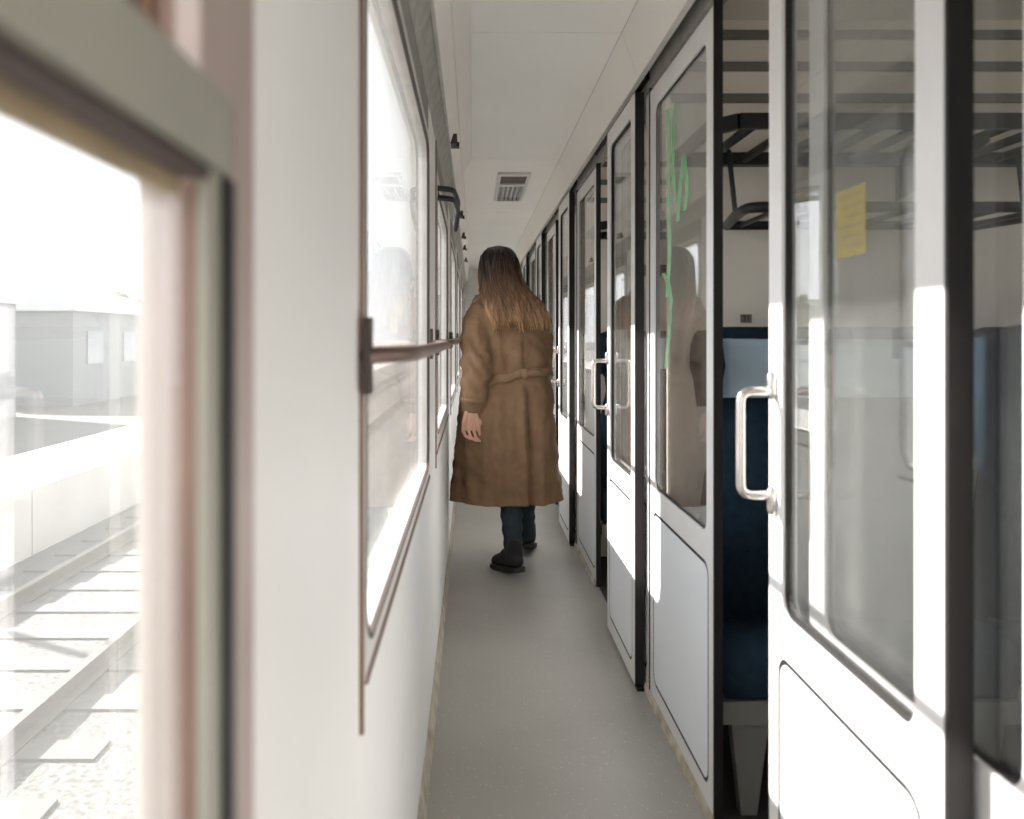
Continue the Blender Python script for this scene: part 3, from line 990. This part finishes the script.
# boots
def boot(ax, ay, az, toe, pitch, nm='boot'):
    """ankle point; toe: heading on the floor plane; pitch: heel lift angle"""
    bm = bmesh.new()
    t = Vector((toe[0], toe[1], 0)).normalized()
    n = Vector((-t.y, t.x, 0))

    def wp(f, s, u):
        # f forward, s side, u up, pitched about the ball of the foot (f = 0.13)
        df, du = f - 0.13, u
        c, q = math.cos(pitch), math.sin(pitch)
        f2 = 0.13 + df * c + du * q
        u2 = -df * q + du * c
        return Vector((ax, ay, 0)) + t * f2 + n * s + Vector((0, 0, u2 + az))
    tube(bm, [wp(-0.018, 0, 0.125), wp(-0.015, 0, 0.10), wp(-0.01, 0, 0.07)], [0.044, 0.044, 0.046], 14)
    tube(bm, [wp(-0.025, 0, 0.055), wp(0.05, 0, 0.060), wp(0.12, 0, 0.048), wp(0.175, 0, 0.040)], [0.041, 0.044, 0.040, 0.032], 14)
    tube(bm, [wp(-0.01, 0, 0.085), wp(0.06, 0, 0.075)], [0.044, 0.042], 14)
    up = link(nm, remesh(bm, 0.008, 2), 'boot', pe, smooth=True)
    bm = bmesh.new()
    outl = [(-0.066, 0.020), (-0.050, 0.034), (0.0, 0.036), (0.07, 0.040), (0.13, 0.047), (0.18, 0.042), (0.215, 0.022), (0.222, 0)]
    pts = [(f, s) for f, s in outl] + [(f, -s) for f, s in reversed(outl[:-1])]
    lo = [bm.verts.new(wp(f, s, 0.0)) for f, s in pts]
    hi = [bm.verts.new(wp(f, s, 0.024)) for f, s in pts]
    bm.faces.new(lo[::-1]); bm.faces.new(hi)
    for i in range(len(pts)):
        j = (i + 1) % len(pts)
        bm.faces.new((lo[i], lo[j], hi[j], hi[i]))
    obj('sole', bm, 'sole', up, 0.004)


boot(0.212, 4.075, 0.0, (-0.40, 0.75), 0.16)
boot(0.310, 4.50, 0.0, (0.10, 1.0), 0.22)

# coat
CR = [(0.320, 0.178, 0.300, 0.205), (0.37, 0.178, 0.297, 0.203), (0.60, 0.178, 0.277, 0.19), (0.80, 0.178, 0.258, 0.172), (0.93, 0.182, 0.246, 0.155),
      (1.03, 0.190, 0.226, 0.142), (1.15, 0.193, 0.212, 0.135), (1.27, 0.191, 0.200, 0.130), (1.35, 0.188, 0.186, 0.120), (1.40, 0.184, 0.155, 0.105), (1.435, 0.178, 0.112, 0.088), (1.46, 0.172, 0.080, 0.078)]
CY = 4.305


def coat_pt(th, z, off=0.0):
    for (z0, c0, a0, b0), (z1, c1, a1, b1) in zip(CR, CR[1:]):
        if z <= z1:
            break
    t = max(0, min(1, (z - z0) / (z1 - z0)))
    c, a, b = c0 + (c1 - c0) * t, a0 + (a1 - a0) * t + off, b0 + (b1 - b0) * t + off
    ct, st = math.cos(th), math.sin(th)
    e = 2.4
    r = 1.0 / ((abs(ct) ** e + abs(st) ** e) ** (1 / e))
    return Vector((c + a * ct * r, CY + b * st * r, z))


bm = bmesh.new()
NT = 72
rings = []
zs = [0.320 + (1.46 - 0.320) * i / 44 for i in range(45)]
for z in zs:
    rings.append([bm.verts.new(coat_pt(2 * PI * k / NT, z)) for k in range(NT)])
for A, B in zip(rings, rings[1:]):
    for k in range(NT):
        j = (k + 1) % NT
        bm.faces.new((A[k], A[j], B[j], B[k]))
bm.faces.new(rings[0][::-1]); bm.faces.new(rings[-1])
# sleeves
tube(bm, [(0.055, 4.30, 1.372), (0.022, 4.270, 1.29), (0.012, 4.215, 1.18), (0.020, 4.165, 1.07), (0.014, 4.160, 0.99), (0.006, 4.163, 0.93), (0.001, 4.168, 0.865)],
     [0.070, 0.080, 0.082, 0.081, 0.076, 0.071, 0.065], 20)
tube(bm, [(0.315, 4.30, 1.372), (0.350, 4.30, 1.28), (0.362, 4.31, 1.18), (0.362, 4.34, 1.08), (0.345, 4.45, 1.05), (0.325, 4.52, 1.07)],
     [0.070, 0.074, 0.072, 0.070, 0.064, 0.056], 20)
# turned up collar under the hair
tube(bm, [(0.10, 4.31, 1.455), (0.12, 4.25, 1.465), (0.175, 4.228, 1.47), (0.23, 4.25, 1.465), (0.25, 4.31, 1.455)], [0.022, 0.026, 0.028, 0.026, 0.022], 10)
me = remesh(bm, 0.0085, 3)
nrm_ = [v.normal.copy() for v in me.vertices]
for v, n_ in zip(me.vertices, nrm_):
    p = v.co.copy()
    k = max(0.0, min(1.0, (1.02 - p.z) / 0.6))
    d = 0.022 * k * noise.noise(Vector((p.x * 16, p.y * 8, p.z * 1.6)))
    d += 0.009 * noise.noise(Vector((p.x * 20 + p.z * 10, p.y * 10, p.z * 13)))
    d += 0.0045 * noise.noise(Vector((p.x * 40 - p.z * 14, p.y * 30, p.z * 40)))
    if p.y < CY:
        if p.z < 1.0:
            # inverted back pleat below the belt
            xp = 0.292 + 0.015 * (0.98 - p.z)
            g = math.exp(-((p.x - xp) / 0.011) ** 2)
            d -= 0.026 * g * min(1, (1.0 - p.z) / 0.25)
            d += 0.010 * math.exp(-((p.x - xp + 0.032) / 0.016) ** 2) * min(1, (1.0 - p.z) / 0.2)
            d += 0.006 * math.exp(-((p.x - xp - 0.045) / 0.02) ** 2) * min(1, (1.0 - p.z) / 0.2)
            # folds falling from the belt
            for fx, amp in ((0.06, 0.010), (0.135, 0.016), (0.205, 0.010), (0.25, 0.009), (0.375, 0.014)):
                sp_ = 0.017 + 0.022 * (1.0 - p.z)
                d += amp * math.exp(-((p.x - fx + 0.10 * (fx - 0.2) * (1 - p.z)) / sp_) ** 2) * min(1, (1.0 - p.z) / 0.3)
        elif p.z < 1.36 and 0.10 < p.x < 0.42:
            # blousing above the belt, centre seam
            d += 0.012 * math.exp(-((p.z - 1.09) / 0.05) ** 2) * (0.6 + 0.6 * math.sin(p.x * 60))
            d -= 0.005 * math.exp(-((p.x - 0.265) / 0.006) ** 2)
            d += 0.008 * math.exp(-((p.x - 0.12 - (1.3 - p.z) * 0.12) / 0.02) ** 2)
    if p.x < 0.09 and p.z > 0.8 and p.y < 4.27:
        d += 0.0085 * math.sin(p.z * 62 + p.x * 30 + 1.5 * math.sin(p.x * 40)) * math.exp(-((p.z - 1.04) / 0.12) ** 2)
    v.co += n_ * d
b2 = bmesh.new(); b2.from_mesh(me)
bmesh.ops.bisect_plane(b2, geom=list(b2.verts) + list(b2.edges) + list(b2.faces), plane_co=(0, 0, 0.348), plane_no=(0, 0, 1), clear_inner=True)
b2.to_mesh(me); b2.free()
coat = link('trench_coat', me, 'coat', pe, smooth=True)

# belt: band lying on the back of the coat, with a knot
bm = bmesh.new()
prev = None
first = None
for i in range(41):
    t = i / 40
    th = PI * (1.12 + 0.78 * t)
    z = 0.935 + 0.085 * min(1, t / 0.62) + 0.015 * t
    row = []
    for dz, of in ((-0.024, 0.010), (-0.020, 0.016), (0.020, 0.016), (0.024, 0.010), (0.020, 0.002), (-0.020, 0.002)):
        q = coat_pt(th, z + dz + 0.004 * math.sin(i * 0.9), of)
        row.append(bm.verts.new(q))
    if prev:
        for k in range(6):
            j = (k + 1) % 6
            bm.faces.new((prev[k], prev[j], row[j], row[k]))
    else:
        bm.faces.new(row)
    prev = row
bm.faces.new(prev[::-1])
belt = obj('belt', bm, 'belt', coat, smooth=True)
bm = bmesh.new()
kq = coat_pt(PI * 1.605, 1.025, 0.018)
ellipsoid(bm, kq, (0.024, 0.014, 0.028), 12, 8)
tube(bm, [kq + Vector((0.01, 0, 0)), kq + Vector((0.05, -0.002, 0.006)), kq + Vector((0.075, 0.002, 0.0))], [0.014, 0.020, 0.016], 8)
obj('belt_knot', bm, 'belt', coat, smooth=True)
# cuff strap and shoulder strap
bm = bmesh.new()
tube(bm, [(0.004, 4.165, 0.905), (0.003, 4.167, 0.878)], [0.0735, 0.0725], 22, caps=False)
obj('cuff_strap', bm, 'belt', coat, smooth=True)
bm = bmesh.new()
tube(bm, [(0.11, 4.285, 1.432), (0.06, 4.275, 1.432), (0.012, 4.270, 1.392)], [0.020, 0.020, 0.018], 8)
for v in bm.verts:
    v.co.z += 0.012
obj('shoulder_strap', bm, 'belt', coat, smooth=True)
# shirt cuff and scarf
bm = bmesh.new()
tube(bm, [(-0.006, 4.156, 0.83), (-0.010, 4.152, 0.808)], [0.030, 0.029], 16)
obj('shirt_cuff', bm, 'scarf', pe, smooth=True)
bm = bmesh.new()
pth = []
for i in range(13):
    a = 2 * PI * i / 12
    pth.append((0.148 + 0.090 * math.cos(a), 4.315 + 0.082 * math.sin(a), 1.475 + 0.012 * math.sin(2 * a)))
tube(bm, pth, 0.028, 10)
ellipsoid(bm, (0.052, 4.262, 1.478), (0.028, 0.026, 0.030), 12, 8)
for v in bm.verts:
    v.co += Vector((1, 1, 1)) * 0.004 * noise.noise(v.co * 45)
obj('scarf', bm, 'scarf', pe, smooth=True)

# hair: shaped mass plus strands
HR = [(1.706, 0.138, 4.315, 0.012, 0.012), (1.700, 0.138, 4.313, 0.045, 0.05), (1.685, 0.138, 4.312, 0.070, 0.080), (1.655, 0.138, 4.310, 0.091, 0.105), (1.61, 0.140, 4.305, 0.104, 0.116),
      (1.56, 0.143, 4.295, 0.109, 0.115), (1.51, 0.150, 4.275, 0.114, 0.100), (1.46, 0.170, 4.240, 0.130, 0.075), (1.41, 0.198, 4.200, 0.142, 0.052), (1.36, 0.222, 4.175, 0.150, 0.036),
      (1.31, 0.243, 4.160, 0.152, 0.026), (1.275, 0.256, 4.155, 0.148, 0.015)]


def hair_pt(th, z, off=0.0):
    for (z0, cx0, cy0, a0, b0), (z1, cx1, cy1, a1, b1) in zip(HR, HR[1:]):
        if z >= z1:
            break
    t = max(0, min(1, (z0 - z) / (z0 - z1)))
    L = lambda p, q: p + (q - p) * t
    return Vector((L(cx0, cx1) + (L(a0, a1) + off) * math.cos(th), L(cy0, cy1) + (L(b0, b1) + off) * math.sin(th), z))


bm = bmesh.new()
NH = 120
rings = []
for i in range(46):
    z = 1.706 - (1.706 - 1.29) * i / 45
    k = i / 45
    row = []
    for q in range(NH):
        th = 2 * PI * q / NH
        rid = 0.0035 * noise.noise(Vector((math.cos(th) * 14, math.sin(th) * 14, z * 1.5))) + 0.003 * k * math.sin(th * 23 + z * 8)
        p = hair_pt(th, z, rid)
        if i == 45:
            p.z += 0.018 * noise.noise(Vector((th * 9, 1, 2)))
        row.append(bm.verts.new(p))
    rings.append(row)
for A, B in zip(rings, rings[1:]):
    for q in range(NH):
        j = (q + 1) % NH
        bm.faces.new((A[q], A[j], B[j], B[q]))
bm.faces.new(rings[0][::-1]); bm.faces.new(rings[-1])
hair = obj('hair', bm, 'hair', pe, smooth=True)
bm = bmesh.new()
for i in range(420):
    th = random.uniform(PI * 0.92, PI * 2.08)
    zt = random.uniform(1.42, 1.70)
    zb = 1.295 + 0.05 * noise.noise(Vector((th * 5, 0, 0))) + random.uniform(-0.045, 0.02)
    dth = random.uniform(-0.10, 0.10)
    ph = random.uniform(0, 6)
    pts, rr = [], []
    n = 9
    for s in range(n):
        t = s / (n - 1)
        z = zt + (zb - zt) * t
        q = hair_pt(th + dth * t + 0.02 * math.sin(ph + 5 * t), max(z, 1.277), 0.003 + 0.004 * math.sin(ph + 3 * t))
        q.z = z
        pts.append(q)
        rr.append(0.0026 * (1 - 0.6 * t) * (0.5 + min(1, t * 4) * 0.5))
    tube(bm, pts, rr, 4, caps=False, sx=1.6)
so = obj('hair_strands', bm, 'hairlight', hair, smooth=True)
so['kind'] = 'stuff'

# ------------------------------------------------------------------ outside, beyond the windows
GZ = -1.25
gd = obj('ground', bx(-160, -0.3, -40, 320, GZ - 0.3, GZ), 'ballast')
tag(gd, 'pale gravel ballast of the railway yard outside the windows', 'ground', kind='structure')
gd2 = obj('ground', bx(3.4, 120, -60, 120, GZ - 0.3, GZ), 'bounce_ground')  # unseen ground, made pale to bounce light into the compartments
tag(gd2, 'unseen ground beyond the compartments, kept pale to bounce light in', 'ground', kind='structure')
tk = thing('railway_track', (-3.45, 20, GZ), 'railway track on pale gravel next to the train, seen through the near window', 'track')
for x in (-2.75, -4.15):
    prof = [(x - 0.07, GZ + 0.018), (x + 0.07, GZ + 0.018), (x + 0.07, GZ + 0.03), (x + 0.012, GZ + 0.045), (x + 0.012, GZ + 0.11), (x + 0.035, GZ + 0.12), (x + 0.035, GZ + 0.155),
            (x - 0.035, GZ + 0.155), (x - 0.035, GZ + 0.12), (x - 0.012, GZ + 0.11), (x - 0.012, GZ + 0.045), (x - 0.07, GZ + 0.03)]
    obj('rail', prism_y(bmesh.new(), prof, -6, 140), 'railsteel', tk)
sl0 = obj('sleeper', bx(-4.7, -2.2, 0.30, 0.52, GZ, GZ + 0.018), 'sleeper', tk)
for i in range(-2, 60):
    if i == 0:
        continue
    s = sl0.copy(); col.objects.link(s); s.location.y += 0.62 * i
pf = thing('platform', (-5.8, 40, GZ), 'sunlit pale platform across the track, seen through the near window', 'platform')
for i in range(-3, 40):
    y = i * 3.0
    obj('platform_slab', bx(-6.6, -4.96, y + 0.01, y + 2.99, GZ, -0.5), 'platform', pf)
for n, (xa, xb, ya, yb, h, lab) in enumerate(((-19, -14, 4, 24.5, 3.1, 'pale round roofed shed across the yard, nearer one'), (-19, -14, 28, 34, 3.0, 'small pale round roofed shed across the yard, farther one'))):
    s = thing('shed', ((xa + xb) / 2, (ya + yb) / 2, GZ), lab, 'building', 'pale sheds across the yard')
    obj('wall', bx(xa, xb, ya, yb, GZ, h - 0.9), 'shed', s)
    prof = [(xa - 0.2, h - 0.9)] + [((xa + xb) / 2 - (xb - xa + 0.4) / 2 * math.cos(PI * q / 12), h - 0.9 + 0.95 * math.sin(PI * q / 12)) for q in range(1, 12)] + [(xb + 0.2, h - 0.9)]
    obj('roof', prism_y(bmesh.new(), prof, ya - 0.2, yb + 0.2), 'shedroof', s)
    for q in range(int((yb - ya) / 3)):
        yy = ya + 1 + q * 3
        obj('window', bx(xb, xb + 0.04, yy, yy + 1.2, 0.2, 1.4), 'winpane', s)
for n, (x, y) in enumerate(((-8.5, 9.0), (-8.5, 24.0), (-8.5, 48.0))):
    lp = thing('lamp_post', (x, y, GZ), ('slim lamp post behind the platform, nearest', 'slim lamp post behind the platform, between the sheds', 'slim lamp post behind the platform, farthest')[n], 'lamp post', 'lamp posts behind the platform')
    obj('pole', tube(bmesh.new(), [(x, y, GZ), (x, y, 4.6)], [0.07, 0.045], 10), 'pole', lp, smooth=True)
    obj('lamp_head', bx(x - 0.1, x + 0.7, y - 0.1, y + 0.1, 4.55, 4.66), 'pole', lp, 0.02)
random.seed(11)
TL = ['leafy tree far beyond the platform, leftmost', 'leafy tree beyond the sheds, second from the left', 'round leafy tree beyond the platform, middle of the row', 'leafy tree in the distance, second from the right', 'leafy tree in the distance, rightmost of the row']
for n, (x, y, h) in enumerate(((-30, 20, 5.5), (-32, 48, 7), (-34, 80, 7), (-30, 110, 8), (-26, 150, 8))):
    t = thing('tree', (x, y, GZ), TL[n], 'tree', 'trees beyond the yard')
    obj('trunk', tube(bmesh.new(), [(x, y, GZ), (x + 0.1, y, GZ + h * 0.5)], [0.22, 0.12], 8), 'wood', t)
    bm = bmesh.new()
    for q in range(14):
        c = Vector((x + random.uniform(-1, 1) * h * 0.33, y + random.uniform(-1, 1) * h * 0.33, GZ + h * random.uniform(0.42, 0.92)))
        r = h * random.uniform(0.12, 0.22)
        res = bmesh.ops.create_icosphere(bm, subdivisions=3, radius=r)
        for v in res['verts']:
            v.co = v.co * (1 + 0.35 * noise.noise(v.co * 2.2 / r * 0.9 + c)) + c
    obj('crown', bm, 'leaf', t)
# distant hill
bm = bmesh.new()
g = []
for i in range(60):
    row = []
    y = 60 + i * 16
    for jx in range(10):
        x = -150 - jx * 30
        hgt = 34 * math.sin(PI * min(1, (jx + 0.0) / 9)) * (0.6 + 0.5 * noise.noise(Vector((y * 0.006, x * 0.01, 3))))
        row.append(bm.verts.new((x, y, GZ + max(0, hgt))))
    g.append(row)
for i in range(59):
    for jx in range(9):
        bm.faces.new((g[i][jx], g[i + 1][jx], g[i + 1][jx + 1], g[i][jx + 1]))
hl = obj('hill', bm, 'hill', smooth=True)
tag(hl, 'low hazy wooded hill on the horizon outside the windows', 'hill', kind='structure')
